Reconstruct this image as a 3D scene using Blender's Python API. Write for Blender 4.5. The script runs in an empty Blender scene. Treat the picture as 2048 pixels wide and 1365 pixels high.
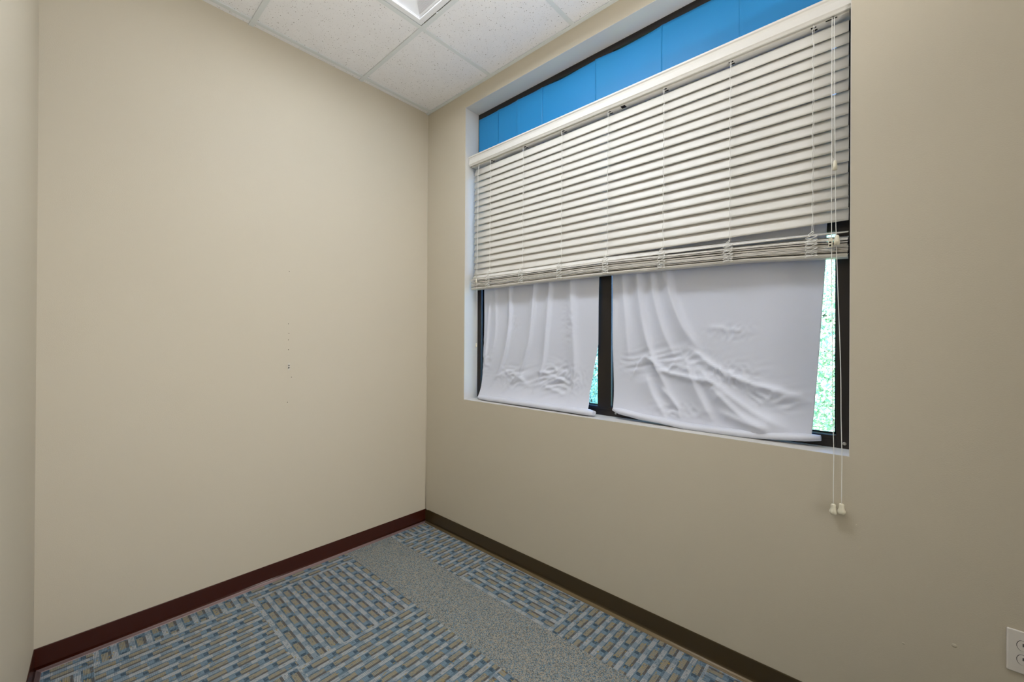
import bpy, bmesh, math, random
import numpy as np
from mathutils import Vector, Matrix, noise
random.seed(7)
C = bpy.context.scene.collection
S = bpy.context.scene

# ------------------------------------------------------------------ camera
cam_d = bpy.data.cameras.new('camera'); cam = bpy.data.objects.new('camera', cam_d); C.objects.link(cam)
yaw, pit, rol = -0.7345, 0.00225, 0.0060
fw = Vector((math.cos(pit)*math.sin(yaw), math.cos(pit)*math.cos(yaw), math.sin(pit)))
r0 = Vector((math.cos(yaw), -math.sin(yaw), 0)); u0 = r0.cross(fw)
rr = r0*math.cos(rol)+u0*math.sin(rol); uu = -r0*math.sin(rol)+u0*math.cos(rol)
M = Matrix((rr, uu, -fw)).transposed().to_4x4(); M.translation = Vector((2.468, -1.805, 1.310))
cam.matrix_world = M
cam_d.sensor_width = 36; cam_d.lens = 14.427; cam_d.clip_start = 0.01
S.camera = cam

# ------------------------------------------------------------------ exposure, world, sun
S.view_settings.view_transform = 'Standard'; S.view_settings.look = 'None'
S.view_settings.exposure = 0.15; S.view_settings.gamma = 1.0; S.view_settings.use_curve_mapping = False
w = bpy.data.worlds.new('world'); S.world = w; w.use_nodes = True
wn = w.node_tree.nodes; bgn = wn['Background']
sky = wn.new('ShaderNodeTexSky'); sky.sky_type = 'HOSEK_WILKIE'; sky.turbidity = 2.2; sky.ground_albedo = 0.3
sky.sun_direction = Vector((-0.35, -0.55, 0.75)).normalized()
mixc = wn.new('ShaderNodeMix'); mixc.data_type = 'RGBA'; mixc.blend_type = 'MULTIPLY'; mixc.inputs[0].default_value = 1
mixc.inputs[7].default_value = (0.66, 0.88, 1.32, 1)
w.node_tree.links.new(sky.outputs[0], mixc.inputs[6]); w.node_tree.links.new(mixc.outputs[2], bgn.inputs[0])
bgn.inputs[1].default_value = 42.0
sd = bpy.data.lights.new('sun', 'SUN'); sd.energy = 30.0; sd.angle = 0.01; sd.color = (1, .97, .9)
sun = bpy.data.objects.new('sun', sd); C.objects.link(sun)
sun.rotation_euler = Vector((-0.35, -0.55, 0.75)).to_track_quat('Z', 'Y').to_euler()

LAMP1 = 26.5      # emission of the diffuser of the ceiling troffer
LAMPC = (0.90, 0.965, 1.06)
# added fill light beside the camera, aimed up to brighten ceiling and room
fd = bpy.data.lights.new('ceiling_fill', 'AREA'); fd.shape = 'DISK'; fd.size = 0.35; fd.energy = 17.0; fd.color = (1.0, 0.965, 0.91)
fl = bpy.data.objects.new('ceiling_fill', fd); C.objects.link(fl); fl.location = (2.90, -1.20, 0.85)
fl.rotation_euler = Vector((0.38, 0.03, -1)).to_track_quat('Z', 'Y').to_euler(); fd.spread = math.radians(84)
# added soft fill light by the rear wall, behind the camera
od = bpy.data.lights.new('rear_fill', 'AREA'); od.shape = 'RECTANGLE'; od.size = 1.1; od.size_y = 1.5; od.energy = 9.5; od.color = (1.0, 0.97, 0.92)
ol = bpy.data.objects.new('rear_fill', od); C.objects.link(ol); ol.location = (3.68, -1.05, 1.25); od.spread = math.radians(85)
ol.rotation_euler = Vector((1, .02, .12)).to_track_quat('Z', 'Y').to_euler()

# ------------------------------------------------------------------ dimensions
H = 2.964; XL, XR, ZB, ZT = 0.411, 2.386, 0.926, 2.862
YD = -1.861; XE = 3.75; KD = math.tan(math.radians(3.3)); FR = 0.118   # frame face depth inside the recess
def ydoor(x): return YD - KD*x

# ------------------------------------------------------------------ material helpers
def lin(c):
    return tuple(((v/255)/12.92 if v/255 <= .04045 else (((v/255)+.055)/1.055)**2.4) for v in c)
class NT:
    def __init__(s, m): s.t = m.node_tree; s.n = s.t.nodes; s.l = s.t.links
    def _set(s, sock, v):
        if hasattr(v, 'is_output') or isinstance(v, bpy.types.NodeSocket): s.l.new(v, sock)
        else: sock.default_value = v
    def m(s, op, a, b=0.0, c=0.0):
        n = s.n.new('ShaderNodeMath'); n.operation = op
        s._set(n.inputs[0], a); s._set(n.inputs[1], b); s._set(n.inputs[2], c); return n.outputs[0]
    def mix(s, f, a, b):
        n = s.n.new('ShaderNodeMix'); n.data_type = 'RGBA'
        s._set(n.inputs[0], f); s._set(n.inputs[6], a if not isinstance(a, tuple) else (*a[:3], 1)); s._set(n.inputs[7], b if not isinstance(b, tuple) else (*b[:3], 1)); return n.outputs[2]
    def noise(s, scale, detail=2, vec=None, rough=.5, dist=0):
        n = s.n.new('ShaderNodeTexNoise'); n.inputs['Scale'].default_value = scale; n.inputs['Detail'].default_value = detail
        n.inputs['Roughness'].default_value = rough; n.inputs['Distortion'].default_value = dist
        if vec is not None: s.l.new(vec, n.inputs['Vector'])
        return n.outputs['Fac']
    def obj(s):
        return s.n.new('ShaderNodeTexCoord').outputs['Object']
    def ramp(s, f, lo, hi):
        n = s.n.new('ShaderNodeMapRange'); s._set(n.inputs[0], f); n.inputs[1].default_value = lo; n.inputs[2].default_value = hi; return n.outputs[0]
    def bump(s, h, strength, dist):
        n = s.n.new('ShaderNodeBump'); n.inputs['Strength'].default_value = strength; n.inputs['Distance'].default_value = dist
        s.l.new(h, n.inputs['Height']); s.l.new(n.outputs[0], s.n['Principled BSDF'].inputs['Normal'])
def mat(name, col, rough=.5, spec=.5, metal=0.0, var=.04, vscale=6, bump=None, srgb=True):
    m = bpy.data.materials.new(name); m.use_nodes = True
    b = m.node_tree.nodes['Principled BSDF']; t = NT(m)
    c = lin(col) if srgb else col
    b.inputs['Roughness'].default_value = rough; b.inputs['Specular IOR Level'].default_value = spec; b.inputs['Metallic'].default_value = metal
    f = t.noise(vscale, 3, t.obj())
    lo = tuple(v*(1-var) for v in c); hi = tuple(min(1, v*(1+var)) for v in c)
    t.l.new(t.mix(f, lo, hi), b.inputs['Base Color'])
    if bump: t.bump(t.noise(bump[0], 3, t.obj()), bump[1], bump[2])
    return m
MT = {}
MT['wall'] = mat('wall_paint', (202, 193, 174), .62, .35, var=.02, vscale=2, bump=(260, .25, .0012))
MT['jamb'] = mat('reveal_paint', (214, 211, 205), .5, .4, var=.015, bump=(220, .15, .001))
MT['grid'] = mat('ceiling_grid_metal', (216, 221, 222), .45, .4, var=.01)
MT['blind'] = mat('blind_vinyl', (224, 221, 214), .42, .45, var=.012, bump=(90, .05, .0006))
MT['cord'] = mat('blind_cord', (238, 237, 232), .8, .2, var=.03, vscale=60, bump=(900, .4, .0004))
MT['tassel'] = mat('tassel_plastic', (228, 222, 200), .35, .5, var=.02)
MT['slotdark'] = mat('dark_slot', (22, 20, 18), .7, .2)
MT['frame'] = mat('dark_anodised_frame', (38, 33, 30), .38, .5, metal=.25, var=.05)
MT['gasket'] = mat('black_gasket', (14, 13, 13), .7, .3)
MT['steel'] = mat('screw_steel', (190, 185, 180), .3, .5, metal=1)
MT['base_l'] = mat('baseboard_vinyl_lit_red', (62, 24, 14), .26, .5, var=.12, vscale=9, bump=(30, .06, .001))  # one brown vinyl on all walls; reddish cast of the light put in its colour
MT['base_r'] = mat('baseboard_vinyl_lit_olive', (66, 52, 27), .28, .5, var=.08, vscale=9, bump=(30, .06, .001))  # the same vinyl, with the olive light of the window wall in its colour
MT['toe_l'] = mat('scuffed_toe_lit_red', (138, 116, 114), .4, .5, var=.1, vscale=9)  # paler scuffed edge, reddish light cast included in the colour
MT['toe_r'] = mat('scuffed_toe_lit_olive', (122, 104, 74), .4, .5, var=.1, vscale=9)  # same scuffed edge, tinted for the olive light on this wall
MT['plate'] = mat('outlet_plastic', (226, 220, 212), .35, .5, var=.01)
MT['white_metal'] = mat('troffer_white_enamel', (232, 234, 238), .35, .5, var=.01)
MT['bark'] = mat('bark', (92, 76, 60), .9, .2, var=.25, vscale=14, bump=(18, .8, .02))
MT['ground'] = mat('grass_ground', (96, 120, 62), .95, .1, var=.35, vscale=3, bump=(40, .7, .02))
MT['speck'] = mat('nail_hole_dark', (70, 62, 55), .8, .2)
MT['anchor'] = mat('anchor_white', (228, 228, 232), .5, .4)
MT['spackle'] = mat('spackle', (204, 198, 186), .7, .3)
MT['caulk'] = mat('corner_caulk', (196, 190, 176), .6, .3)

def ceiling_mat():
    m = bpy.data.materials.new('fissured_ceiling_tile'); m.use_nodes = True; t = NT(m); b = t.n['Principled BSDF']
    b.inputs['Roughness'].default_value = .9; b.inputs['Specular IOR Level'].default_value = .15
    o = t.obj()
    v = t.n.new('ShaderNodeTexVoronoi'); v.inputs['Scale'].default_value = 95; t.l.new(o, v.inputs['Vector'])
    v2 = t.n.new('ShaderNodeTexVoronoi'); v2.inputs['Scale'].default_value = 170; t.l.new(o, v2.inputs['Vector'])
    sep = t.n.new('ShaderNodeSeparateColor'); t.l.new(v.outputs['Color'], sep.inputs[0])
    sep2 = t.n.new('ShaderNodeSeparateColor'); t.l.new(v2.outputs['Color'], sep2.inputs[0])
    r1 = t.m('MULTIPLY', t.m('LESS_THAN', v.outputs['Distance'], t.m('MULTIPLY', sep.outputs[1], .24)), t.m('GREATER_THAN', sep.outputs[0], .40))
    r2 = t.m('MULTIPLY', t.m('LESS_THAN', v2.outputs['Distance'], t.m('MULTIPLY', sep2.outputs[1], .27)), t.m('GREATER_THAN', sep2.outputs[0], .45))
    pit_ = t.m('MAXIMUM', r1, t.m('MULTIPLY', r2, .7))
    base = t.mix(t.noise(14, 3, o), lin((230, 230, 232)), lin((238, 238, 240)))
    t.l.new(t.mix(t.m('MULTIPLY', pit_, .85), base, lin((110, 102, 94))), b.inputs['Base Color'])
    t.bump(t.m('SUBTRACT', t.noise(320, 2, o), pit_), .5, .0015)
    return m
MT['tile'] = ceiling_mat()

def carpet(striped):
    m = bpy.data.materials.new('carpet_striped' if striped else 'carpet_plain'); m.use_nodes = True; t = NT(m); b = t.n['Principled BSDF']
    b.inputs['Roughness'].default_value = .95; b.inputs['Specular IOR Level'].default_value = .08
    uvn = t.n.new('ShaderNodeUVMap'); uvn.uv_map = 'UVMap'; sp = t.n.new('ShaderNodeSeparateXYZ'); t.l.new(uvn.outputs[0], sp.inputs[0])
    u, v = sp.outputs[0], sp.outputs[1]
    def white(a, bb, seed=0.0):
        n = t.n.new('ShaderNodeTexWhiteNoise'); n.noise_dimensions = '3D'
        cb = t.n.new('ShaderNodeCombineXYZ'); t._set(cb.inputs[0], a); t._set(cb.inputs[1], bb); t._set(cb.inputs[2], seed)
        t.l.new(cb.outputs[0], n.inputs['Vector']); return n.outputs['Value']
    light, blue, dark = lin((174, 178, 182)), lin((124, 146, 162)), lin((78, 97, 112))
    tan, brown, mid = lin((156, 149, 130)), lin((104, 102, 100)), lin((128, 134, 136))
    if striped:
        PV, PU = .0545, .100
        pr = t.m('DIVIDE', v, PV); k = t.m('FLOOR', pr); fr = t.m('FRACT', pr)          # row pair and position in it
        wob = t.m('MULTIPLY', t.m('SUBTRACT', white(k, 0.0, 3.0), .5), .5)
        # white row block phase and tan row block phase
        pa = t.m('FRACT', t.m('ADD', t.m('DIVIDE', u, PU), t.m('ADD', t.m('MULTIPLY', k, .14), wob)))
        pb = t.m('FRACT', t.m('ADD', t.m('DIVIDE', u, PU), t.m('ADD', t.m('MULTIPLY', k, .14), t.m('ADD', wob, .45))))
        isA = t.m('LESS_THAN', fr, .36)                       # white / light blue row
        isA2 = t.m('MULTIPLY', t.m('GREATER_THAN', fr, .36), t.m('LESS_THAN', fr, .46))   # dark lines beside white
        isB = t.m('MULTIPLY', t.m('GREATER_THAN', fr, .46), t.m('LESS_THAN', fr, .82))    # tan / blue row
        colA = t.mix(t.m('LESS_THAN', pa, .62), t.mix(.3, blue, light), light)
        colA2 = t.mix(t.m('LESS_THAN', pa, .60), t.mix(.25, dark, blue), t.mix(.7, dark, blue))
        colB = t.mix(t.m('LESS_THAN', pb, .62), t.mix(t.m('GREATER_THAN', pb, .84), blue, dark), tan)
        colB2 = t.mix(t.m('LESS_THAN', pb, .62), t.mix(.5, dark, blue), brown)
        c = t.mix(isA, colB2, colA); c = t.mix(isA2, c, colA2); c = t.mix(isB, c, colB)
        # tufts
        tv = t.m('FLOOR', t.m('DIVIDE', v, .0044)); tu = t.m('FLOOR', t.m('DIVIDE', u, .010))
        wn_ = white(tu, tv, 1.0)
        c = t.mix(t.m('MULTIPLY', t.m('GREATER_THAN', wn_, .88), .45), c, blue)
        c = t.mix(t.m('MULTIPLY', t.m('LESS_THAN', wn_, .10), .4), c, dark)
        c = t.mix(t.m('MULTIPLY', t.m('GREATER_THAN', white(tu, tv, 5.0), .985), .7), c, lin((176, 152, 86)))
        gap = t.m('LESS_THAN', t.m('FRACT', t.m('DIVIDE', v, .0044)), .28)
        c = t.mix(t.m('MULTIPLY', gap, .45), c, lin((40, 46, 50)))
        h = t.m('ADD', t.m('SINE', t.m('MULTIPLY', v, 2*math.pi/.0044)), t.m('SINE', t.m('MULTIPLY', u, 2*math.pi/.006)))
        t.bump(h, .45, .0012)
    else:
        a = white(t.m('FLOOR', t.m('DIVIDE', u, .0032)), t.m('FLOOR', t.m('DIVIDE', v, .0030)), 2.0)
        q = white(t.m('FLOOR', t.m('DIVIDE', u, .0032)), t.m('FLOOR', t.m('DIVIDE', v, .0030)), 9.0)
        c = t.mix(t.m('GREATER_THAN', a, .45), lin((112, 134, 148)), lin((156, 151, 140)))
        c = t.mix(t.m('MULTIPLY', t.m('GREATER_THAN', q, .76), .7), c, lin((72, 78, 82)))
        c = t.mix(t.m('MULTIPLY', t.m('LESS_THAN', q, .16), .6), c, lin((178, 172, 156)))
        t.bump(t.m('ADD', a, q), .5, .002)
    t.l.new(c, b.inputs['Base Color']); return m
MT['striped'] = carpet(True); MT['plain'] = carpet(False)

def fabric(name, col, trans, tcol, rough=.75, sheen=0.0, bscale=60, bstr=.12, spec=.3):
    m = bpy.data.materials.new(name); m.use_nodes = True; t = NT(m); b = t.n['Principled BSDF']
    b.inputs['Base Color'].default_value = (*lin(col), 1); b.inputs['Roughness'].default_value = rough
    b.inputs['Specular IOR Level'].default_value = spec; b.inputs['Sheen Weight'].default_value = sheen
    f = t.noise(4, 3, t.obj()); c0 = lin(col)
    t.l.new(t.mix(f, tuple(x*.97 for x in c0), tuple(min(1, x*1.03) for x in c0)), b.inputs['Base Color'])
    t.bump(t.noise(bscale, 3, t.obj()), bstr, .002)
    tr = t.n.new('ShaderNodeBsdfTranslucent'); tr.inputs[0].default_value = (*lin(tcol), 1)
    mx = t.n.new('ShaderNodeMixShader'); mx.inputs[0].default_value = trans
    t.l.new(b.outputs[0], mx.inputs[1]); t.l.new(tr.outputs[0], mx.inputs[2]); t.l.new(mx.outputs[0], t.n['Material Output'].inputs[0])
    return m
MT['cloth'] = fabric('white_cloth', (224, 227, 238), .10, (225, 228, 240), .45, 0, 150, .05, .45)
MT['paper'] = fabric('blue_paper', (44, 146, 208), .09, (30, 160, 240), .36, 0, 12, .35)
def glassmat():
    m = bpy.data.materials.new('window_glass'); m.use_nodes = True; t = NT(m)
    for n in list(t.n):
        if n.type == 'BSDF_PRINCIPLED': t.n.remove(n)
    tr = t.n.new('ShaderNodeBsdfTransparent'); tr.inputs[0].default_value = (.90, .93, .93, 1)
    gl = t.n.new('ShaderNodeBsdfGlossy'); gl.inputs['Roughness'].default_value = .02
    fz = t.n.new('ShaderNodeFresnel'); fz.inputs[0].default_value = 1.45
    mx = t.n.new('ShaderNodeMixShader'); t.l.new(fz.outputs[0], mx.inputs[0]); t.l.new(tr.outputs[0], mx.inputs[1]); t.l.new(gl.outputs[0], mx.inputs[2])
    t.l.new(mx.outputs[0], t.n['Material Output'].inputs[0]); return m
MT['glass'] = glassmat()
def emis(name, col, s):
    m = bpy.data.materials.new(name); m.use_nodes = True; t = NT(m); b = t.n['Principled BSDF']
    b.inputs['Base Color'].default_value = (.9, .9, .9, 1); b.inputs['Emission Color'].default_value = (*col, 1); b.inputs['Emission Strength'].default_value = s
    return m
MT['tube1'] = emis('lit_diffuser', LAMPC, LAMP1)
def leafmat(name, c1, c2):
    m = bpy.data.materials.new(name); m.use_nodes = True; t = NT(m); b = t.n['Principled BSDF']
    g = t.n.new('ShaderNodeNewGeometry'); rnd = g.outputs['Random Per Island']
    c = t.mix(rnd, lin(c1), lin(c2)); t.l.new(c, b.inputs['Base Color']); b.inputs['Roughness'].default_value = .5
    tr = t.n.new('ShaderNodeBsdfTranslucent'); t.l.new(c, tr.inputs[0])
    mx = t.n.new('ShaderNodeMixShader'); mx.inputs[0].default_value = .45
    t.l.new(b.outputs[0], mx.inputs[1]); t.l.new(tr.outputs[0], mx.inputs[2]); t.l.new(mx.outputs[0], t.n['Material Output'].inputs[0]); return m
MT['leaf1'] = leafmat('leaves_bright', (136, 182, 142), (244, 244, 206)); MT['leaf2'] = leafmat('leaves_cool', (140, 180, 165), (200, 225, 210))

# ------------------------------------------------------------------ mesh helpers
def add_box(bm, lo, hi, mi=0, bevel=0.0, seg=2):
    x0, y0, z0 = lo; x1, y1, z1 = hi
    vs = [bm.verts.new(p) for p in ((x0,y0,z0),(x1,y0,z0),(x1,y1,z0),(x0,y1,z0),(x0,y0,z1),(x1,y0,z1),(x1,y1,z1),(x0,y1,z1))]
    fs = [bm.faces.new([vs[i] for i in q]) for q in ((0,3,2,1),(4,5,6,7),(0,1,5,4),(1,2,6,5),(2,3,7,6),(3,0,4,7))]
    for f in fs: f.material_index = mi
    if bevel: bmesh.ops.bevel(bm, geom=list({e for f in fs for e in f.edges}), offset=bevel, segments=seg, affect='EDGES', profile=.6)
def add_tube(bm, pts, r, n=8, mi=0, cap=True):
    pts = [Vector(p) for p in pts]; rings = []
    up = Vector((0.31, .17, .93)).normalized(); a = None
    for i, p in enumerate(pts):
        d = (pts[min(i+1, len(pts)-1)]-pts[max(i-1, 0)]).normalized()
        if a is None: a = d.cross(up); a = a.normalized() if a.length > 1e-4 else d.orthogonal().normalized()
        else: a = (a-d*a.dot(d)).normalized()
        b_ = d.cross(a); rad = r[i] if isinstance(r, (list, tuple)) else r
        rings.append([bm.verts.new(p+(a*math.cos(2*math.pi*k/n)+b_*math.sin(2*math.pi*k/n))*rad) for k in range(n)])
    for i in range(len(rings)-1):
        for k in range(n):
            f = bm.faces.new([rings[i][k], rings[i][(k+1)%n], rings[i+1][(k+1)%n], rings[i+1][k]]); f.smooth = True; f.material_index = mi
    if cap: bm.faces.new(rings[0][::-1]).material_index = mi; bm.faces.new(rings[-1]).material_index = mi
def add_lathe(bm, c, prof, n=20, axis='Z', mi=0):
    c = Vector(c); rings = []
    for r, h in prof:
        ring = []
        for k in range(n):
            a = 2*math.pi*k/n; x, y = r*math.cos(a), r*math.sin(a)
            ring.append(bm.verts.new(c+(Vector((x, y, h)) if axis == 'Z' else Vector((x, h, y)))))
        rings.append(ring)
    for i in range(len(rings)-1):
        for k in range(n):
            f = bm.faces.new([rings[i][k], rings[i][(k+1)%n], rings[i+1][(k+1)%n], rings[i+1][k]]); f.smooth = True; f.material_index = mi
    bm.faces.new(rings[0][::-1]).material_index = mi; bm.faces.new(rings[-1]).material_index = mi
def add_prism_x(bm, prof, x0, x1, mi=0, dz0=0.0, dz1=0.0, smooth=False):
    """profile [(y,z)] swept along x"""
    a = [bm.verts.new((x0, y, z+dz0)) for y, z in prof]; b = [bm.verts.new((x1, y, z+dz1)) for y, z in prof]; n = len(prof)
    for i in range(n):
        f = bm.faces.new([a[i], a[(i+1)%n], b[(i+1)%n], b[i]]); f.material_index = mi; f.smooth = smooth
    bm.faces.new(a[::-1]).material_index = mi; bm.faces.new(b).material_index = mi
def obj(name, bm, m, parent=None, bev=0.0):
    bmesh.ops.recalc_face_normals(bm, faces=bm.faces)
    me = bpy.data.meshes.new(name); bm.to_mesh(me); bm.free()
    for x in (m if isinstance(m, (list, tuple)) else [m]): me.materials.append(MT[x])
    o = bpy.data.objects.new(name, me); C.objects.link(o)
    if parent is not None: o.parent = parent; o.matrix_parent_inverse = Matrix.Translation(-parent.location) if parent.location.length else Matrix()
    if bev:
        md = o.modifiers.new('bevel', 'BEVEL'); md.width = bev; md.segments = 2; md.limit_method = 'ANGLE'
    return o
def struct(name, bm, m, parent=None, **k):
    o = obj(name, bm, m, parent, **k)
    if parent is None: o['kind'] = 'structure'
    return o
def tag(o, label, cat, group=None):
    o['label'] = label; o['category'] = cat
    if group: o['group'] = group
    return o
def thing(name, label, cat, loc=(0, 0, 0), group=None):
    o = bpy.data.objects.new(name, None); C.objects.link(o); o.location = loc; o.empty_display_size = .05
    return tag(o, label, cat, group)
B = bmesh.new

# ------------------------------------------------------------------ floor (carpet tiles)
bm = B(); uvl = bm.loops.layers.uv.new('UVMap')
xs = [0, .125, .735, 1.342, 1.95, 2.56, 3.17, XE+.1]
ys = [0, -.300, -.605, -1.145, -1.70, -2.3]
orient = {  # (row, column) -> stripes run along x or y
    0: 'XYXYXYX', 1: 'PPPPPPP', 2: 'YXYXYXY', 3: 'XYXYXYX', 4: 'YXYXYXY'}
for j in range(len(ys)-1):
    for i in range(len(xs)-1):
        x0, x1, y0, y1 = xs[i], xs[i+1], ys[j+1], ys[j]
        f = bm.faces.new([bm.verts.new(p) for p in ((x0, y0, 0), (x1, y0, 0), (x1, y1, 0), (x0, y1, 0))])
        o_ = orient[j][i]; f.material_index = 1 if o_ == 'P' else 0
        for l in f.loops:
            a, b_ = l.vert.co.x-x0, l.vert.co.y-y0
            if o_ != 'P': a += .0; b_ += .0
            l[uvl].uv = ((a, b_) if o_ in 'XP' else (b_, a))
            if o_ != 'P': l[uvl].uv = (l[uvl].uv[0]+(i*1.37+j*.71), l[uvl].uv[1]+.6*((i*3+j) % 5))
            else: l[uvl].uv = (l.vert.co.x+5, l.vert.co.y+5)
floor = struct('floor', bm, ['striped', 'plain'])
bm = B(); add_box(bm, (0, -2.3, -.12), (XE+.1, 0, -.002)); obj('floor_slab', bm, 'gasket', floor)

# ------------------------------------------------------------------ walls
T = .17
bm = B(); add_box(bm, (-.12, -2.3, -.12), (0, T, H+.15)); wall_back = struct('wall_back', bm, 'wall')
bm = B()                                                     # window wall with its opening
add_box(bm, (0, 0, -.12), (XL, T, H+.15)); add_box(bm, (XR, 0, -.12), (XE, T, H+.15))
add_box(bm, (XL, 0, -.12), (XR, T, ZB)); add_box(bm, (XL, 0, ZT), (XR, T, H+.15))
bmesh.ops.remove_doubles(bm, verts=bm.verts, dist=1e-5)
wall_right = struct('wall_right', bm, 'wall')
bm = B()
v = [(0, ydoor(0)), (XE, ydoor(XE)), (XE, ydoor(XE)-.12), (0, ydoor(0)-.12)]
lo_ = [bm.verts.new((a, b_, -.12)) for a, b_ in v]; hi_ = [bm.verts.new((a, b_, H+.15)) for a, b_ in v]
for i in range(4): bm.faces.new([lo_[i], lo_[(i+1)%4], hi_[(i+1)%4], hi_[i]])
bm.faces.new(lo_); bm.faces.new(hi_)
wall_left = struct('wall_left', bm, 'wall')
bm = B(); add_box(bm, (XE, -2.3, -.12), (XE+.12, T, H+.15)); struct('wall_rear', bm, 'wall')

# small marks on the back wall
for y, z in ((-.937, 1.698), (-.940, 1.404), (-.937, 1.351), (-.939, 1.314), (-.939, 1.259), (-.922, 1.104), (-.942, .965)):
    bm = B(); add_lathe(bm, (0, 0, 0), [(.0022, 0), (.0022, .0006)], 10)
    for vv in bm.verts: vv.co = Vector((vv.co.z, vv.co.x, vv.co.y))+Vector((0, y, z))
    obj('nail_hole', bm, 'speck', wall_back)
for y, z in ((-.935, 1.530), (-.933, 1.236)):
    bm = B(); add_lathe(bm, (0, 0, 0), [(.0052, 0), (.0048, .0012), (.0026, .0014), (.0026, .0004), (.0002, .0004)], 16)
    for vv in bm.verts: vv.co = Vector((vv.co.z, vv.co.x, vv.co.y))
    t = thing('wall_anchor', 'white plastic screw anchor in the back wall, the upper of two' if z > 1.4 else 'white plastic screw anchor in the back wall, the lower of two', 'screw anchor', (0, y, z), 'screw anchors in the back wall')
    obj('collar', bm, 'anchor', t)
    bm = B(); add_lathe(bm, (0, 0, 0), [(.0024, 0), (.0024, .0007)], 12)
    for vv in bm.verts: vv.co = Vector((vv.co.z, vv.co.x, vv.co.y))
    obj('hole', bm, 'speck', t)
bm = B()
for k in range(3):
    ring = [bm.verts.new((.0004, -.936+.006*math.cos(a)*(1+.3*math.sin(3*a+k)), 1.176-k*.012+.010*math.sin(a))) for a in [2*math.pi*q/12 for q in range(12)]]
    bm.faces.new(ring)
obj('spackle_smear', bm, 'spackle', wall_back)
bm = B(); add_tube(bm, [(.003, -.003, .095), (.0028, -.0028, .5), (.003, -.003, 1.2)], .0028, 6); obj('corner_caulk', bm, 'wall', wall_back)
# chip at the foot of the corner and paint ridge on the window wall
bm = B(); add_box(bm, (.012, -.003, .088), (.032, -.0002, .097), bevel=.0012); obj('chipped_paint', bm, 'caulk', wall_right)
bm = B(); add_tube(bm, [(.22, -.0002, .122), (.27, -.0004, .112), (.32, -.0002, .108), (.37, -.0004, .098)], .0012, 6)
obj('paint_ridge', bm, 'wall', wall_right)
for x, z, r in ((2.41, 1.69, .0016), (2.405, .70, .0022), (2.52, .36, .004), (2.63, .408, .006)):
    bm = B(); add_lathe(bm, (x, 0, z), [(r, 0), (r*.7, -.0008), (r*.2, -.001)], 12, axis='Y'); obj('paint_bump', bm, 'wall', wall_right)

# cove baseboards
def cove(n=7, hgt=.091, th=.0032, toe=.018):
    p = [(0, 0), (0, hgt), (-th*.6, hgt), (-th, hgt-.002)]
    for k in range(n+1):
        a = k/n*math.pi/2; p.append((-(th+toe*(1-math.cos(a))), .018-.0155*math.sin(a)))
    p.append((-(th+toe+.001), 0)); return p          # (y,z) towards the room = -y
def sweep(bm, prof, A, Bp, nrm):
    A, Bp, nrm = Vector(A), Vector(Bp), Vector(nrm)
    a = [bm.verts.new(A-nrm*y+Vector((0, 0, z))) for y, z in prof]; b_ = [bm.verts.new(Bp-nrm*y+Vector((0, 0, z))) for y, z in prof]; n = len(prof)
    for i in range(n):
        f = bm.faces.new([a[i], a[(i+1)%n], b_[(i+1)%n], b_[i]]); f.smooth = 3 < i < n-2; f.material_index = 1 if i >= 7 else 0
    bm.faces.new(a[::-1]); bm.faces.new(b_)
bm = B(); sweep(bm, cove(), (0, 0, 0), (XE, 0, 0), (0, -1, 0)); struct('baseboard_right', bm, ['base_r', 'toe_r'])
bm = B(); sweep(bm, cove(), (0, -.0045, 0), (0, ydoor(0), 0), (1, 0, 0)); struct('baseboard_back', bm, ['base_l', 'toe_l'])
nd = Vector((math.sin(math.atan(KD)), math.cos(math.atan(KD)), 0))
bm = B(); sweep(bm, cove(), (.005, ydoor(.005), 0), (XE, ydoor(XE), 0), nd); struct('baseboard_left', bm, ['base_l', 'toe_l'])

# ------------------------------------------------------------------ ceiling: lay-in tiles and grid
GX = [.045+.61*k for k in range(7)]; GY = [-.524-.61*k for k in range(3)]
LIGHTS = [(.655, -.524), (1.265, -.524)]
def is_light(x0, y1): return any(abs(x0-a) < .01 and abs(y1-b_) < .01 for a, b_ in LIGHTS)
bm = B(); ex = [0]+GX+[XE]; ey = [0]+GY+[-2.2]
for i in range(len(ex)-1):
    for j in range(len(ey)-1):
        x0, x1, y1, y0 = ex[i], ex[i+1], ey[j], ey[j+1]
        if x1-x0 < .01 or is_light(x0, y1): continue
        add_box(bm, (x0+.001, y0+.001, H+.004), (x1-.001, y1-.001, H+.018))
ceiling = struct('ceiling', bm, 'tile')
bm = B()
for x in GX: add_box(bm, (x-.012, -2.2, H-.001), (x+.012, 0, H+.0035), bevel=.0006, seg=1); add_box(bm, (x-.002, -2.2, H+.0035), (x+.002, 0, H+.036))
for y in GY: add_box(bm, (0, y-.012, H-.0016), (XE, y+.012, H+.003), bevel=.0006, seg=1)
add_box(bm, (0, -.021, H-.002), (XE, 0, H+.003), bevel=.0006, seg=1)
obj('ceiling_grid', bm, 'grid', ceiling)
bm = B(); add_box(bm, (-.05, -2.3, H+.10), (XE+.05, .05, H+.15)); obj('ceiling_deck', bm, 'gasket', ceiling)
bm = B(); add_tube(bm, [(.80, -.541, H-.001), (.803, -.541, H-.006), (.809, -.538, H-.006), (.812, -.536, H-.001)], .0018, 6); obj('grid_clip', bm, 'white_metal', ceiling)

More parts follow.
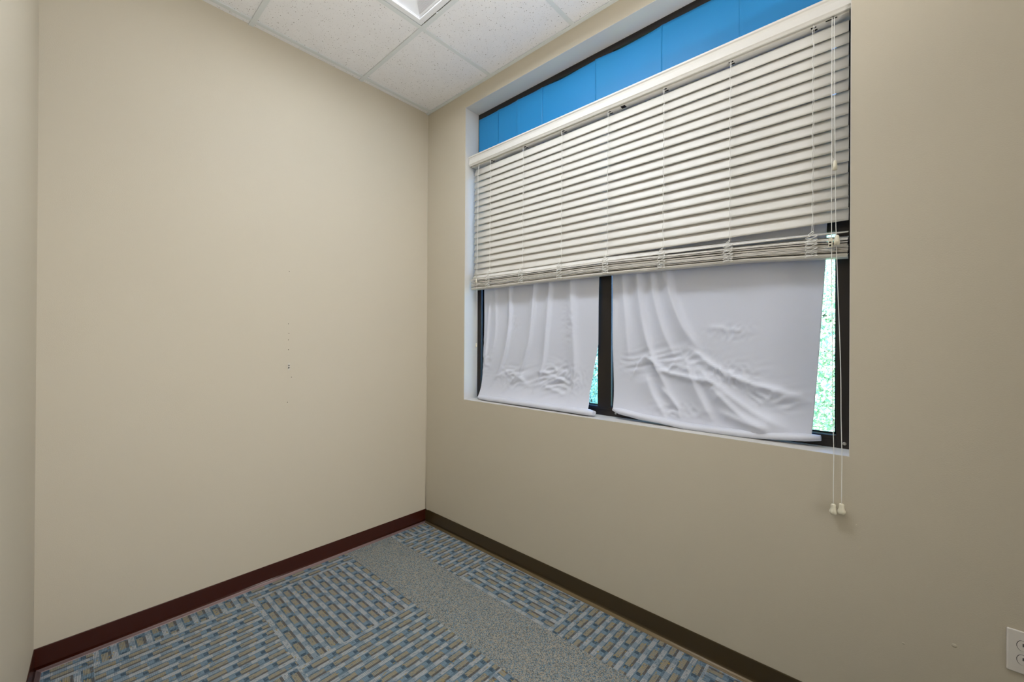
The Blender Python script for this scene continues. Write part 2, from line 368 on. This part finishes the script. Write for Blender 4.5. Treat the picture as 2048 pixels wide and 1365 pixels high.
# troffer light in the ceiling, two tiles long
def troffer(x0, y1, label):
    cx, cy = x0+.61, y1-.305; ex_ = .305                     # ex_: extra half length along x
    t = thing('ceiling_light', label, 'ceiling light', (cx, cy, H))
    h0, h1 = .290, .262
    bm = B()
    for (a, b_, c_, d) in ((-h0-ex_, -h0, h0+ex_, -h1), (-h0-ex_, h1, h0+ex_, h0), (-h0-ex_, -h1, -h1-ex_, h1), (h1+ex_, -h1, h0+ex_, h1)):
        add_box(bm, (cx+a, cy+b_, H+.001), (cx+c_, cy+d, H+.009), bevel=.001, seg=1)
    obj('door_frame', bm, 'white_metal', t)
    bm = B()                                                   # sloping white reflector up to the diffuser
    q = [h1, h1, .255, .125]; zz = [H+.009, H+.012, H+.014, H+.047]
    rings = [[bm.verts.new((cx+sx*(a+ex_), cy+sy*a, z)) for sx, sy in ((-1, -1), (1, -1), (1, 1), (-1, 1))] for a, z in zip(q, zz)]
    for i in range(3):
        for k in range(4): bm.faces.new([rings[i][k], rings[i][(k+1)%4], rings[i+1][(k+1)%4], rings[i+1][k]])
    bm.faces.new(rings[-1])
    obj('reflector', bm, 'white_metal', t)
    bm = B()                                                   # ribbed louvre on the long slope
    for k in range(34):
        s = .128+.122*k/33; z = H+.014+(.255-s)/.130*.033
        add_box(bm, (cx-ex_-s+.004, cy+s-.0009, z-.0045), (cx+ex_+s-.004, cy+s+.0009, z-.001))
    obj('louvre_ribs', bm, 'white_metal', t)
    bm = B(); add_box(bm, (cx-.124-ex_, cy-.124, H+.043), (cx+.124+ex_, cy+.124, H+.0455)); obj('diffuser', bm, 'tube1', t)
troffer(*LIGHTS[0], 'recessed white ceiling light with a ribbed lens in the tile ceiling')

# ------------------------------------------------------------------ window
bm = B()                                                       # painted reveal lining of the recess
e = .0015
add_box(bm, (XL, e, ZB-.012), (XR, T, ZB), 0); add_box(bm, (XL, e, ZT), (XR, T, ZT+.012), 0)
add_box(bm, (XL-.012, e, ZB-.012), (XL, T, ZT+.012), 0); add_box(bm, (XR, e, ZB-.012), (XR+.012, T, ZT+.012), 0)
for vv in bm.verts: vv.co.y = max(vv.co.y, e)
window = struct('window_1', bm, 'jamb')
window.data.name = 'window_reveal'
# push the lining 1 mm into the opening so that it covers the wall edge
for vv in window.data.vertices:
    pass
def shell_lining():
    bm = B(); t_ = .0015
    add_box(bm, (XL, .0003, ZB), (XR, T, ZB+t_)); add_box(bm, (XL, .0003, ZT-t_), (XR, T, ZT))
    add_box(bm, (XL, .0003, ZB+t_), (XL+t_, T, ZT-t_)); add_box(bm, (XR-t_, .0003, ZB+t_), (XR, T, ZT-t_))
    me = bpy.data.meshes.new('window_reveal'); bmesh.ops.recalc_face_normals(bm, faces=bm.faces); bm.to_mesh(me); bm.free(); me.materials.append(MT['jamb']); return me
window.data = shell_lining()
FY0, FY1 = FR, .168; t_ = .0015
MX0, MX1 = 1.347, 1.425; TZ0, TZ1 = 1.728, 1.780
bm = B(); add_box(bm, (XL+t_, FY0, ZB+t_), (XL+.036, FY1, ZT-t_)); add_box(bm, (XR-.044, FY0, ZB+t_), (XR-t_, FY1, ZT-t_))
add_box(bm, (XL+.036, FY0+.0006, ZB+t_), (XR-.044, FY1, ZB+.046)); add_box(bm, (XL+.036, FY0+.0006, ZT-.036), (XR-.044, FY1, ZT-t_))
obj('window_frame', bm, 'frame', window, bev=.001)
bm = B(); add_box(bm, (MX0, FY0-.001, ZB+.0465), (MX1, FY1, ZT-.037)); obj('mullion', bm, 'frame', window, bev=.001)
for i, (a, b_) in enumerate(((XL+.036, MX0), (MX1, XR-.044))):
    bm = B(); add_box(bm, (a+.0005, FY0+.001, TZ0), (b_-.0005, FY1, TZ1)); obj('transom', bm, 'frame', window, bev=.001)
    for z0, z1 in ((ZB+.047, TZ0), (TZ1, ZT-.037)):
        bm = B(); add_box(bm, (a+.0005, .150, z0+.0005), (b_-.0005, .156, z1-.0005)); obj('glass_pane', bm, 'glass', window)
        bm = B(); g = .006
        add_box(bm, (a, .142, z0), (a+g, .1495, z1)); add_box(bm, (b_-g, .142, z0), (b_, .1495, z1))
        add_box(bm, (a, .142, z0), (b_, .1495, z0+g)); add_box(bm, (a, .142, z1-g), (b_, .1495, z1)); obj('gasket', bm, 'gasket', window)
for x in (1.452, 2.366):
    bm = B(); add_lathe(bm, (x, FY0, ZB+.020), [(.0062, 0), (.0060, -.0012), (.0036, -.0028), (.0016, -.0028), (.0012, -.0012), (.0003, -.0012)], 18, axis='Y'); obj('screw', bm, 'steel', window)
bm = B(); add_box(bm, (XL+.05, FY0-.0005, ZB+.030), (XR-.05, FY0+.0004, ZB+.0315)); obj('frame_groove', bm, 'gasket', window)

# ------------------------------------------------------------------ polylines and cloth height fields
def polydist(X, Z, pl):
    """distance to polyline (xz) and the fraction along it"""
    best = np.full(X.shape, 1e9); tt = np.zeros(X.shape); sd_ = np.zeros(X.shape)
    pl = [np.array(p, float) for p in pl]; Ls = [np.linalg.norm(pl[i+1]-pl[i]) for i in range(len(pl)-1)]; tot = sum(Ls); acc = 0
    for i in range(len(pl)-1):
        d = pl[i+1]-pl[i]; L2 = d@d
        t0 = np.clip(((X-pl[i][0])*d[0]+(Z-pl[i][1])*d[1])/L2, 0, 1)
        dx = X-(pl[i][0]+t0*d[0]); dz = Z-(pl[i][1]+t0*d[1]); dd = np.hypot(dx, dz)
        m = dd < best; best[m] = dd[m]; tt[m] = ((acc+t0*Ls[i])/tot)[m]; sd_[m] = np.sign(dx*d[1]-dz*d[0])[m]; acc += Ls[i]
    return best, tt, sd_
def catmull(pl, n=6):
    P = [Vector(p) for p in pl]; P = [P[0]*2-P[1]]+P+[P[-1]*2-P[-2]]; out = []
    for i in range(1, len(P)-2):
        for k in range(n):
            t = k/n; a, b_, c_, d = P[i-1], P[i], P[i+1], P[i+2]
            out.append(.5*((2*b_)+(-a+c_)*t+(2*a-5*b_+4*c_-d)*t*t+(-a+3*b_-3*c_+d)*t**3))
    out.append(P[-2]); return [tuple(p) for p in out]
def interp(v_, ks, vals): return np.interp(v_, ks, vals)
def cloth_panel(name, label, left, right, bottom, top_z, folds, crumple, ybase, billow, nx, nz, seed, hem):
    """left/right: [(z,x)] ascending z; bottom: [(x,z)] ascending x; folds: (polyline xz, width, amplitude, skew)"""
    S_, Tt = np.meshgrid(np.linspace(0, 1, nx), np.linspace(0, 1, nz))
    lz, lx = zip(*left); rz, rx = zip(*right); bx, bz = zip(*bottom)
    X = lx[0]+(rx[0]-lx[0])*S_; Z = None
    for _ in range(3):
        zb = interp(X, bx, bz); Z = zb+(top_z-zb)*Tt
        xl_, xr_ = interp(Z, lz, lx), interp(Z, rz, rx); X = xl_+(xr_-xl_)*S_
    Hh = np.zeros_like(X)
    for pl, wd, amp, skew in folds:
        d, tt, sg = polydist(X, Z, catmull(pl))
        ww = wd*(1+skew*sg); fade = np.clip(np.minimum(tt, 1-tt)*5+.15, 0, 1)
        Hh += 1.4*amp*np.exp(-(d/ww)**1.5)*fade
    NZ = np.zeros_like(X); ND = np.zeros_like(X)
    for j in range(nz):
        for i in range(nx):
            p = Vector((X[j, i]*3, seed, Z[j, i]*3))
            NZ[j, i] = noise.noise(p)
            q = Vector((X[j, i]*17+Z[j, i]*15+5*NZ[j, i], seed+3, Z[j, i]*30-X[j, i]*9)); ND[j, i] = 1-abs(noise.noise(q))*2.4+.35*noise.noise(q*2.3)
    cw = np.zeros_like(X)
    for (cx, cz, rx_, rz_, s) in crumple: cw = np.maximum(cw, s*np.exp(-((X-cx)/rx_)**2-((Z-cz)/rz_)**2))
    Hh += NZ*.006+(ND-.4)*.012*cw
    tb = (Z-interp(X, bx, bz))
    Hh += billow*np.exp(-tb/.07)
    Y = ybase-Hh
    Y = np.minimum(Y, FR-.0035); Y = np.where(Z > 2.35, np.minimum(Y, .098), Y); Y = np.where(Z > 1.60, np.maximum(Y, .0855), Y)
    bm = B(); vs = [[bm.verts.new((X[j, i], Y[j, i], Z[j, i])) for i in range(nx)] for j in range(nz)]
    for j in range(nz-1):
        for i in range(nx-1):
            f = bm.faces.new([vs[j][i], vs[j][i+1], vs[j+1][i+1], vs[j+1][i]]); f.smooth = True
    t = thing(name, label, 'curtain', (float(X.mean()), ybase, float(bz[0])), 'white cloths over the lower panes')
    o = obj('cloth', bm, 'cloth', t); md = o.modifiers.new('thick', 'SOLIDIFY'); md.thickness = .0008; md.offset = 0
    # rolled hem along the bottom
    bm = B(); n = 14; rings = []; H2 = [Vector(p) for p in catmull(hem[0], 8)]
    for i, p in enumerate(H2):
        d = (H2[min(i+1, len(H2)-1)]-H2[max(i-1, 0)]).normalized(); fz = Vector((0, -1, 0)); up = fz.cross(d).normalized()
        if up.z < 0: up = -up
        k_ = i/(len(H2)-1); rad = np.interp(k_, [0, .04, .5, .96, 1], [.5, 1, 1, 1, .7])
        rings.append([bm.verts.new(p+(fz*math.cos(a)*hem[2]+up*math.sin(a)*hem[1])*rad*(1+.14*noise.noise(Vector((p.x*9, a*1.2, seed)))+.08*noise.noise(Vector((p.x*30, a*3, seed))))) for a in [2*math.pi*q/n for q in range(n)]])
    for i in range(len(rings)-1):
        for k in range(n):
            f = bm.faces.new([rings[i][k], rings[i][(k+1)%n], rings[i+1][(k+1)%n], rings[i+1][k]]); f.smooth = True
    bm.faces.new(rings[0][::-1]); bm.faces.new(rings[-1])
    obj('rolled_hem', bm, 'cloth', t)
    return t
#CLOTH
cloth_panel('window_cloth', 'crumpled white cloth covering the narrower left lower pane, hem lying on sill',
    [(.95, .486), (1.25, .490), (1.70, .494), (2.2, .494)], [(.95, 1.322), (1.04, 1.314), (1.165, 1.332), (1.30, 1.357), (1.64, 1.360), (2.2, 1.360)],
    [(.45, .946), (.87, .950), (1.13, .950), (1.40, .948)], 2.45,
    [([(.73, 1.9), (.73, 1.66), (.725, 1.40), (.68, 1.20), (.58, 1.03)], .016, .012, .4), ([(.94, 1.9), (.93, 1.62), (.90, 1.35), (.83, 1.14), (.70, 1.00)], .018, .013, .4),
     ([(1.06, 1.9), (1.045, 1.62), (1.02, 1.36), (.995, 1.18), (.93, 1.02)], .018, .013, .4), ([(1.185, 1.9), (1.19, 1.62), (1.20, 1.40), (1.215, 1.15), (1.19, 1.0)], .030, .012, .2),
     ([(.60, 1.9), (.60, 1.60), (.60, 1.35), (.55, 1.15)], .02, .006, .3), ([(.55, 1.60), (.53, 1.40), (.51, 1.15)], .014, .007, .3),
     ([(.60, 1.08), (.72, 1.12), (.80, 1.10), (.88, 1.06)], .018, .007, .3), ([(.95, 1.14), (1.05, 1.12), (1.15, 1.09)], .010, .006, .3),
     ([(1.0, 1.06), (1.08, 1.04), (1.16, 1.02)], .012, .006, .3)],
    [(1.08, 1.10, .14, .07, 1), (.80, 1.10, .16, .06, .7), (1.17, 1.42, .04, .09, .35), (.76, 1.42, .06, .06, .25), (.52, 1.2, .05, .1, .5)],
    .104, .048, 190, 210, 1.0,
    ([(.476, .074, .942), (.66, .062, .944), (.90, .054, .946), (1.15, .050, .946), (1.37, .044, .946)], .0165, .027))
cloth_panel('window_cloth', 'crumpled white cloth covering the wider right lower pane, hem sagging unevenly',
    [(.93, 1.460), (1.0, 1.456), (1.27, 1.444), (1.64, 1.437), (2.2, 1.437)], [(.95, 2.272), (1.29, 2.293), (1.62, 2.311), (2.2, 2.325)],
    [(1.40, .980), (1.60, .960), (1.835, .943), (2.0, .944), (2.30, .960)], 2.45,
    [([(1.50, 1.9), (1.50, 1.60), (1.52, 1.40), (1.53, 1.22)], .018, .008, .3), ([(1.57, 1.9), (1.58, 1.62), (1.61, 1.40), (1.66, 1.23), (1.76, 1.03)], .020, .014, .3),
     ([(1.64, 1.9), (1.65, 1.60), (1.70, 1.38), (1.76, 1.24)], .02, .010, .3), ([(1.71, 1.9), (1.72, 1.63), (1.78, 1.42), (1.86, 1.28)], .026, .016, .4),
     ([(1.84, 1.28), (1.93, 1.21), (2.06, 1.15), (2.18, 1.12), (2.25, 1.10)], .020, .013, .5), ([(1.85, 1.20), (1.95, 1.12), (2.08, 1.03), (2.2, .975)], .030, .016, .4),
     ([(1.68, 1.18), (1.80, 1.16), (1.93, 1.145)], .012, .009, .3), ([(1.55, 1.13), (1.62, 1.24), (1.72, 1.18), (1.78, 1.25)], .010, .007, .2),
     ([(1.95, 1.02), (2.05, .99), (2.15, .975)], .02, .010, .3), ([(1.70, 1.10), (1.77, 1.03), (1.79, .97)], .014, .009, .3),
     ([(1.90, 1.38), (2.05, 1.36)], .010, .003, 0), ([(1.80, 1.24), (1.86, 1.10), (1.93, .97)], .034, .014, .5), ([(1.62, 1.16), (1.66, 1.06), (1.72, .98)], .030, .010, .4), ([(1.92, 1.12), (2.03, 1.02), (2.14, .96)], .030, .015, .6)],
    [(1.74, 1.22, .14, .06, .6), (1.98, 1.17, .14, .05, .6), (2.14, 1.10, .12, .05, .5), (1.55, 1.2, .08, .05, .4), (2.0, 1.36, .10, .03, .3), (1.78, 1.0, .1, .04, .5)],
    .102, .026, 200, 210, 7.0,
    ([(1.458, .080, .972), (1.60, .076, .956), (1.70, .074, .949), (1.825, .070, .940), (1.95, .072, .9405), (2.10, .074, .944), (2.30, .086, .962)], .0155, .022))

# ------------------------------------------------------------------ blue paper sheets taped over the upper panes
SH = [(.424, .606, 'leftmost and narrowest sheet beside the left jamb'), (.604, .970, 'creased sheet, second from the left jamb'),
      (.966, 1.330, 'sheet left of the open seam, third from the left jamb'), (1.326, 1.686, 'sheet with a bowed top edge, fourth from the left jamb'),
      (1.683, 2.020, 'fifth sheet from the left jamb, over the wide pane'), (2.016, 2.374, 'last sheet at the right jamb')]
for k, (a, b_, lab) in enumerate(SH):
    bm = B(); nx, nz = 40, 30; vs = []
    yb = FR-.0022-.0012*(k % 2)
    for j in range(nz+1):
        row = []
        for i in range(nx+1):
            s, q = i/nx, j/nz; x = a+(b_-a)*s
            ztop = 2.822-.010*math.sin(math.pi*s)*(1.0 if k in (2, 3) else .35)+.004*noise.noise(Vector((x*7, 0, k)))
            z = 2.425+(ztop-2.425)*q
            y = yb-.0028*(1+noise.noise(Vector((x*3.2, k*3.1, z*2.4))))-.0010*math.exp(-((s-.5)/.5)**2)*(1-q*.5)
            if k == 1: y -= .005*math.exp(-((x-(.776+.02*(2.8-z)))/.006)**2)
            edge = min(s, 1-s); y -= .003*math.exp(-(edge/.02)**2)*(.4+.6*abs(noise.noise(Vector((z*6, k, 0)))))
            row.append(bm.verts.new((x, min(y, FR-.0025), z)))
        vs.append(row)
    for j in range(nz):
        for i in range(nx): f = bm.faces.new([vs[j][i], vs[j][i+1], vs[j+1][i+1], vs[j+1][i]]); f.smooth = True
    o = tag(obj('blue_paper_sheet', bm, 'paper'), 'blue paper on top glass, '+lab, 'paper', 'blue paper sheets over the top glass')
    md = o.modifiers.new('thick', 'SOLIDIFY'); md.thickness = .0004; md.offset = 0

# ------------------------------------------------------------------ horizontal blind
BX0, BX1 = .440, 2.377
blind = thing('window_blind', 'cream horizontal slat blind, half raised, hanging inside the window recess', 'window blind', (1.4, .06, 1.65))
prof = [(.030, 2.486), (.034, 2.479), (.041, 2.479), (.041, 2.541), (.030, 2.544), (.024, 2.541), (.0245, 2.534), (.029, 2.530), (.031, 2.520), (.0275, 2.500), (.026, 2.490)]
bm = B(); add_prism_x(bm, prof, .4155, 2.3835)
add_box(bm, (.4155, .041, 2.480), (.4175, .078, 2.540))
obj('valance', bm, 'blind', blind, bev=.0008)
bm = B(); add_box(bm, (BX0-.015, .046, 2.474), (BX1+.002, .097, 2.524), bevel=.002); obj('headrail', bm, 'blind', blind)
LAD = [.606, .882, 1.160, 1.441, 1.724, 2.000, 2.276]; LAD0 = .500
# slats: closed with the room side edge down
PITCH = .0415; TILT = math.radians(74); W2 = .0245; YC = .064
def slat_profile(yc, zc, tilt, wid=W2, th=.0028, crown=.0009):
    pts = []
    for k in range(7):
        s = -1+2*k/6; a, hgt = s*wid, crown*(1-s*s)+th/2
        pts.append((a, hgt))
    for k in range(7):
        s = 1-2*k/6; a, hgt = s*wid, crown*(1-s*s)-th/2
        pts.append((a, hgt))
    c_, s_ = math.cos(tilt), math.sin(tilt)
    return [(yc+a*c_-h*s_, zc+a*s_+h*c_) for a, h in pts]
def slat_mesh(bm, yc, zf, tilt, rollf=None, nx=24, x0=BX0, x1=BX1, ysag=0.0):
    rings = []
    for i in range(nx+1):
        x = x0+(x1-x0)*i/nx; tl = tilt if rollf is None else tilt+rollf(x)
        rings.append([bm.verts.new((x, y, z)) for y, z in slat_profile(yc, zf(x), tl)])
    n = len(rings[0])
    for i in range(nx):
        for k in range(n):
            f = bm.faces.new([rings[i][k], rings[i][(k+1)%n], rings[i+1][(k+1)%n], rings[i+1][k]]); f.smooth = k not in (6, 13)
    bm.faces.new(rings[0][::-1]); bm.faces.new(rings[-1])
for i in range(17):
    bm = B(); z0 = 2.438-PITCH*i; jit = (random.random()-.5)*.0012
    sl = (-.004*i/17)
    slat_mesh(bm, YC, lambda x: z0+jit+sl*(x-BX0)/(BX1-BX0)+.0006*noise.noise(Vector((x*2, i, 0))), TILT+(random.random()-.5)*.03, nx=14, x0=BX0+(random.random()-.5)*.003, x1=BX1+(random.random()-.5)*.002)
    obj('slat', bm, 'blind', blind)
bot = lambda x: float(np.interp(x, [.44, 1.39, 1.70, 2.07, 2.38], [1.655, 1.652, 1.645, 1.637, 1.613]))
top = lambda x: float(np.interp(x, [.44, .86, 1.39, 1.70, 1.96, 2.24, 2.38], [1.733, 1.730, 1.727, 1.717, 1.708, 1.697, 1.690]))
# slat lowest of the free ones lies on the stack and droops to the right
bm = B(); slat_mesh(bm, YC-.004, lambda x: top(x)+float(np.interp(x, [.44, 1.4, 2.38], [.014, .012, .016])), math.radians(50), rollf=lambda x: -math.radians(36)*max(0, (x-1.3)/1.08)); obj('slat', bm, 'blind', blind)
NS = 11
for i in range(NS):
    f0 = (i+.5)/NS; bm = B(); sd_ = random.random()*9
    slat_mesh(bm, .056+(random.random()-.5)*.006, lambda x: bot(x)+.010+(top(x)-bot(x)-.012)*f0+.0022*noise.noise(Vector((x*2.2, sd_, 0))), math.radians(13+8*random.random()), nx=30, x1=BX1+(random.random()-.5)*.004)
    obj('slat', bm, 'blind', blind)
bm = B(); rings = []
for i in range(25):
    x = BX0+(BX1-BX0)*i/24; z = bot(x)
    rings.append([bm.verts.new((x, y, z+dz)) for y, dz in ((.037, .0), (.035, .003), (.035, .008), (.039, .011), (.078, .011), (.082, .008), (.082, .003), (.080, 0))])
for i in range(24):
    for k in range(8): bm.faces.new([rings[i][k], rings[i][(k+1)%8], rings[i+1][(k+1)%8], rings[i+1][k]])
bm.faces.new(rings[0][::-1]); bm.faces.new(rings[-1]); obj('bottom_rail', bm, 'blind', blind)
# ladders: front and rear string, loops bunched in front of the stack
for x in LAD:
    bm = B(); pts = []
    for k in range(60):
        z = 2.48-(2.48-top(x)-.022)*k/59; ph = (2.48-z)/PITCH
        pts.append((x+.0016*math.sin(ph*2.9+x*9), .047-.0055*abs(math.sin(math.pi*ph)), z))
    pts = [(p[0], min(p[1], .0475)-.004, p[2]) for p in pts]
    add_tube(bm, pts, .0012, 5)
    add_tube(bm, [(p[0]+.0035+.0012*math.sin(k*.9), p[1]+.0008, p[2]) for k, p in enumerate(pts)], .0006, 5)
    obj('ladder_cord', bm, 'cord', blind)
    bm = B()
    for q in range(2):
        pts = []; n = 40; z1, z0 = top(x)+.020, bot(x)+.002; side = -1 if q else 1
        for k in range(n+1):
            s = k/n; wv = math.sin(s*math.pi*13+q*1.5); amp = .004+.009*min(1, s*5)
            pts.append((x+side*.009*min(1, s*4)+amp*wv*.8, 0.0235-.003*abs(math.cos(s*math.pi*9)), z1+(z0-z1)*s+.002*math.sin(s*40+q)))
        pts[0] = (x, .040, z1+.006)
        add_tube(bm, pts, .0013, 5)
    for q in range(7):
        z = bot(x)+.008+(top(x)-bot(x))*q/7; add_tube(bm, [(x-.015, .0215, z+.003*math.sin(q*2)), (x, .019, z-.002), (x+.016, .0215, z+.004*math.cos(q*3))], .0011, 5)
    obj('cord_loops', bm, 'cord', blind)
    bm = B(); add_box(bm, (x-.008, .050, 2.4730), (x+.008, .058, 2.4745)); add_box(bm, (x-.006, .068, 2.4730), (x+.010, .075, 2.4745)); obj('cord_slot', bm, 'slotdark', blind)
bm = B(); add_box(bm, (1.505, .048, 2.4730), (1.528, .070, 2.4745)); obj('cord_slot', bm, 'slotdark', blind)
bm = B(); add_box(bm, (2.312, .045, 2.4730), (2.345, .050, 2.4745)); obj('cord_slot', bm, 'slotdark', blind)
# tilt cords at the left
for dx, zend in ((0, 1.674), (.010, 1.300)):
    bm = B(); x = LAD0+dx-(.003 if dx else 0)
    pts = [(x, .040, 2.482), (x, .030, 2.40), (x+.001, .028, 2.0), (x, .022, 1.735), (x, .020, 1.66)] if zend < 1.5 else [(x, .040, 2.482), (x-.002, .032, 2.40), (x, .030, 2.0), (x, .023, 1.72)]
    if zend < 1.5: pts.append((x, .020, 1.300))
    add_tube(bm, pts, .0009, 6); tc = obj('tilt_cord', bm, 'cord', blind)
    zt_ = pts[-1][2]
    bm = B(); add_lathe(bm, (pts[-1][0], pts[-1][1], zt_-.026), [(.001, 0), (.0052, .001), (.0060, .008), (.0042, .016), (.0034, .025), (.001, .027)], 16); obj('tassel', bm, 'tassel', tc)
# lift cords at the right
BELL = [(.0015, 0), (.0085, .0005), (.0112, .005), (.0112, .012), (.0085, .018), (.0072, .026), (.0074, .033), (.0050, .0355), (.0012, .036)]
for k, (xt, xb, zt_) in enumerate(((2.331, 2.344, .7245), (2.338, 2.366, .731))):
    yb = -.016
    pts = [(xt, .046, 2.484), (xt+.001, .024, 2.40), (xt+.002+.003*k, .021, 1.94), (xt+.003+.006*k, .018, 1.66), (xb-.006, .010, 1.25), (xb-.003, .000, 1.05), (xb, -.006, .93), (xb, yb+.002, .84), (xb, yb, zt_+.034)]
    bm = B(); add_tube(bm, [tuple(p) for p in catmull(pts, 5)], .0011, 6); lc = obj('lift_cord', bm, 'cord', blind)
    bm = B(); add_lathe(bm, (xb, yb, zt_), BELL, 20); obj('tassel', bm, 'tassel', lc)
for k in range(3):   # the second pair of strings above the joiner
    bm = B(); x = 2.334+.0035*k-.003
    add_tube(bm, [(x-.001, .046, 2.484), (x+.001, .026, 2.42), (x+.001*k, .023, 2.20), (2.337+.001*k, .0215, 1.965)], .0008, 5); obj('lift_string', bm, 'cord', blind)
bm = B(); add_lathe(bm, (2.3425, .0165, 1.920), [(.0015, -.002), (.0072, 0), (.0066, .014), (.0048, .031), (.0032, .033)], 18); obj('cord_joiner', bm, 'tassel', blind)
bm = B(); add_box(bm, (2.3255, .006, 1.648), (2.3375, .017, 1.680), bevel=.002); obj('cord_cleat', bm, 'tassel', blind)
bm = B(); add_box(bm, (2.328, .0052, 1.652), (2.334, .0062, 1.658)); add_box(bm, (2.328, .0052, 1.664), (2.334, .0062, 1.668)); obj('cleat_slot', bm, 'slotdark', blind)
bm = B(); add_lathe(bm, (2.349, .010, 1.655), [(.0015, -.002), (.0084, 0), (.0080, .014), (.0058, .031), (.0030, .034)], 18); obj('cord_joiner', bm, 'tassel', blind)

# ------------------------------------------------------------------ outlet
ox, oz = 2.766, .454
outlet = thing('wall_outlet', 'white duplex wall outlet low on the window wall beside the frame edge', 'outlet', (ox, 0, oz))
bm = B(); add_box(bm, (ox-.036, -.0055, oz-.059), (ox+.036, 0, oz+.059), bevel=.0035, seg=3); obj('cover_plate', bm, 'plate', outlet)
for s in (1, -1):
    cz = oz+s*.0195; bm = B(); n = 32
    ring = []
    for k in range(n):
        a = 2*math.pi*k/n; ring.append((.0172*math.cos(a), max(-.0135, min(.0135, .0172*math.sin(a)))))
    fr = [bm.verts.new((ox+a, -.0073, cz+b_)) for a, b_ in ring]; bk = [bm.verts.new((ox+a, -.004, cz+b_)) for a, b_ in ring]
    bm.faces.new(fr)
    for k in range(n): bm.faces.new([fr[k], bk[k], bk[(k+1)%n], fr[(k+1)%n]])
    rc = obj('receptacle', bm, 'plate', outlet)
    bm = B(); fr = [bm.verts.new((ox+a*1.06, -.0057, cz+b_*1.07)) for a, b_ in ring]; bm.faces.new(fr); obj('gap', bm, 'slotdark', rc)
    bm = B(); add_box(bm, (ox-.0073, -.0077, cz-.001), (ox-.0053, -.0072, cz+.0075)); add_box(bm, (ox+.0053, -.0077, cz-.000), (ox+.0073, -.0072, cz+.0065))
    add_lathe(bm, (ox, -.0072, cz-.0075), [(.0026, 0), (.0026, -.0005)], 12, axis='Y'); obj('slot', bm, 'slotdark', rc)
bm = B(); add_lathe(bm, (ox, -.0055, oz), [(.0033, 0), (.0030, -.0012), (.0005, -.0014)], 14, axis='Y'); obj('screw', bm, 'steel', outlet)

# ------------------------------------------------------------------ outdoors
bm = B(); add_box(bm, (-40, .6, -3.2), (44, 60, -3.0)); g = struct('ground', bm, 'ground')
def tree(x, y, zc, rad, n, leaf, label, seed, ls=.042):
    rnd = random.Random(seed)
    t = thing('leafy_tree', label, 'tree', (x, y, -3.0), 'trees outside the window')
    bm = B(); add_tube(bm, [(x, y, -3.05), (x+.05, y, -1.5), (x-.05, y+.05, zc*.3), (x, y, zc+.2*rad)], [.17, .14, .10, .05], 10)
    for k in range(9):
        a = rnd.random()*6.28; z = zc-rad*.5+rad*.9*k/9; L = rad*.75
        add_tube(bm, [(x, y, z), (x+L*.5*math.cos(a), y+L*.5*math.sin(a), z+.25*L), (x+L*math.cos(a), y+L*math.sin(a), z+.4*L)], [.05, .03, .012], 6)
    obj('trunk', bm, 'bark', t)
    bm = B(); clumps = []
    for _ in range(60):
        d = Vector((rnd.gauss(0, 1), rnd.gauss(0, 1), rnd.gauss(0, 1))).normalized()*rad*(.45+.5*rnd.random()); clumps.append(Vector((x, y, zc))+Vector((d.x, d.y, d.z*1.15)))
    for _ in range(n):
        c_ = rnd.choice(clumps); p = c_+Vector((rnd.gauss(0, 1), rnd.gauss(0, 1), rnd.gauss(0, 1)))*rad*.17
        nrm = Vector((rnd.gauss(0, 1), rnd.gauss(0, 1), rnd.gauss(0, 1)+1.0)).normalized(); a = nrm.orthogonal().normalized(); b_ = nrm.cross(a)
        ang = rnd.random()*6.28; a, b_ = a*math.cos(ang)+b_*math.sin(ang), b_*math.cos(ang)-a*math.sin(ang); s = ls*(.7+.7*rnd.random())
        q = [p-a*s, p-b_*s*.42+nrm*s*.06, p+a*s, p+b_*s*.42+nrm*s*.06]
        bm.faces.new([bm.verts.new(v_) for v_ in q])
    obj('foliage', bm, leaf, t)
tree(2.0, 6.4, 1.35, 2.3, 90000, 'leaf1', 'bright leafy tree outside, seen through the gap beside the wider cloth', 1, .034)
tree(-3.3, 7.6, 1.2, 1.8, 30000, 'leaf2', 'cool green leafy tree outside, glimpsed at the mullion beside the narrower cloth', 2, .045)
tree(.3, 14.5, 3.2, 3.6, 16000, 'leaf2', 'taller green tree standing far behind the bright one outside', 3, .13)
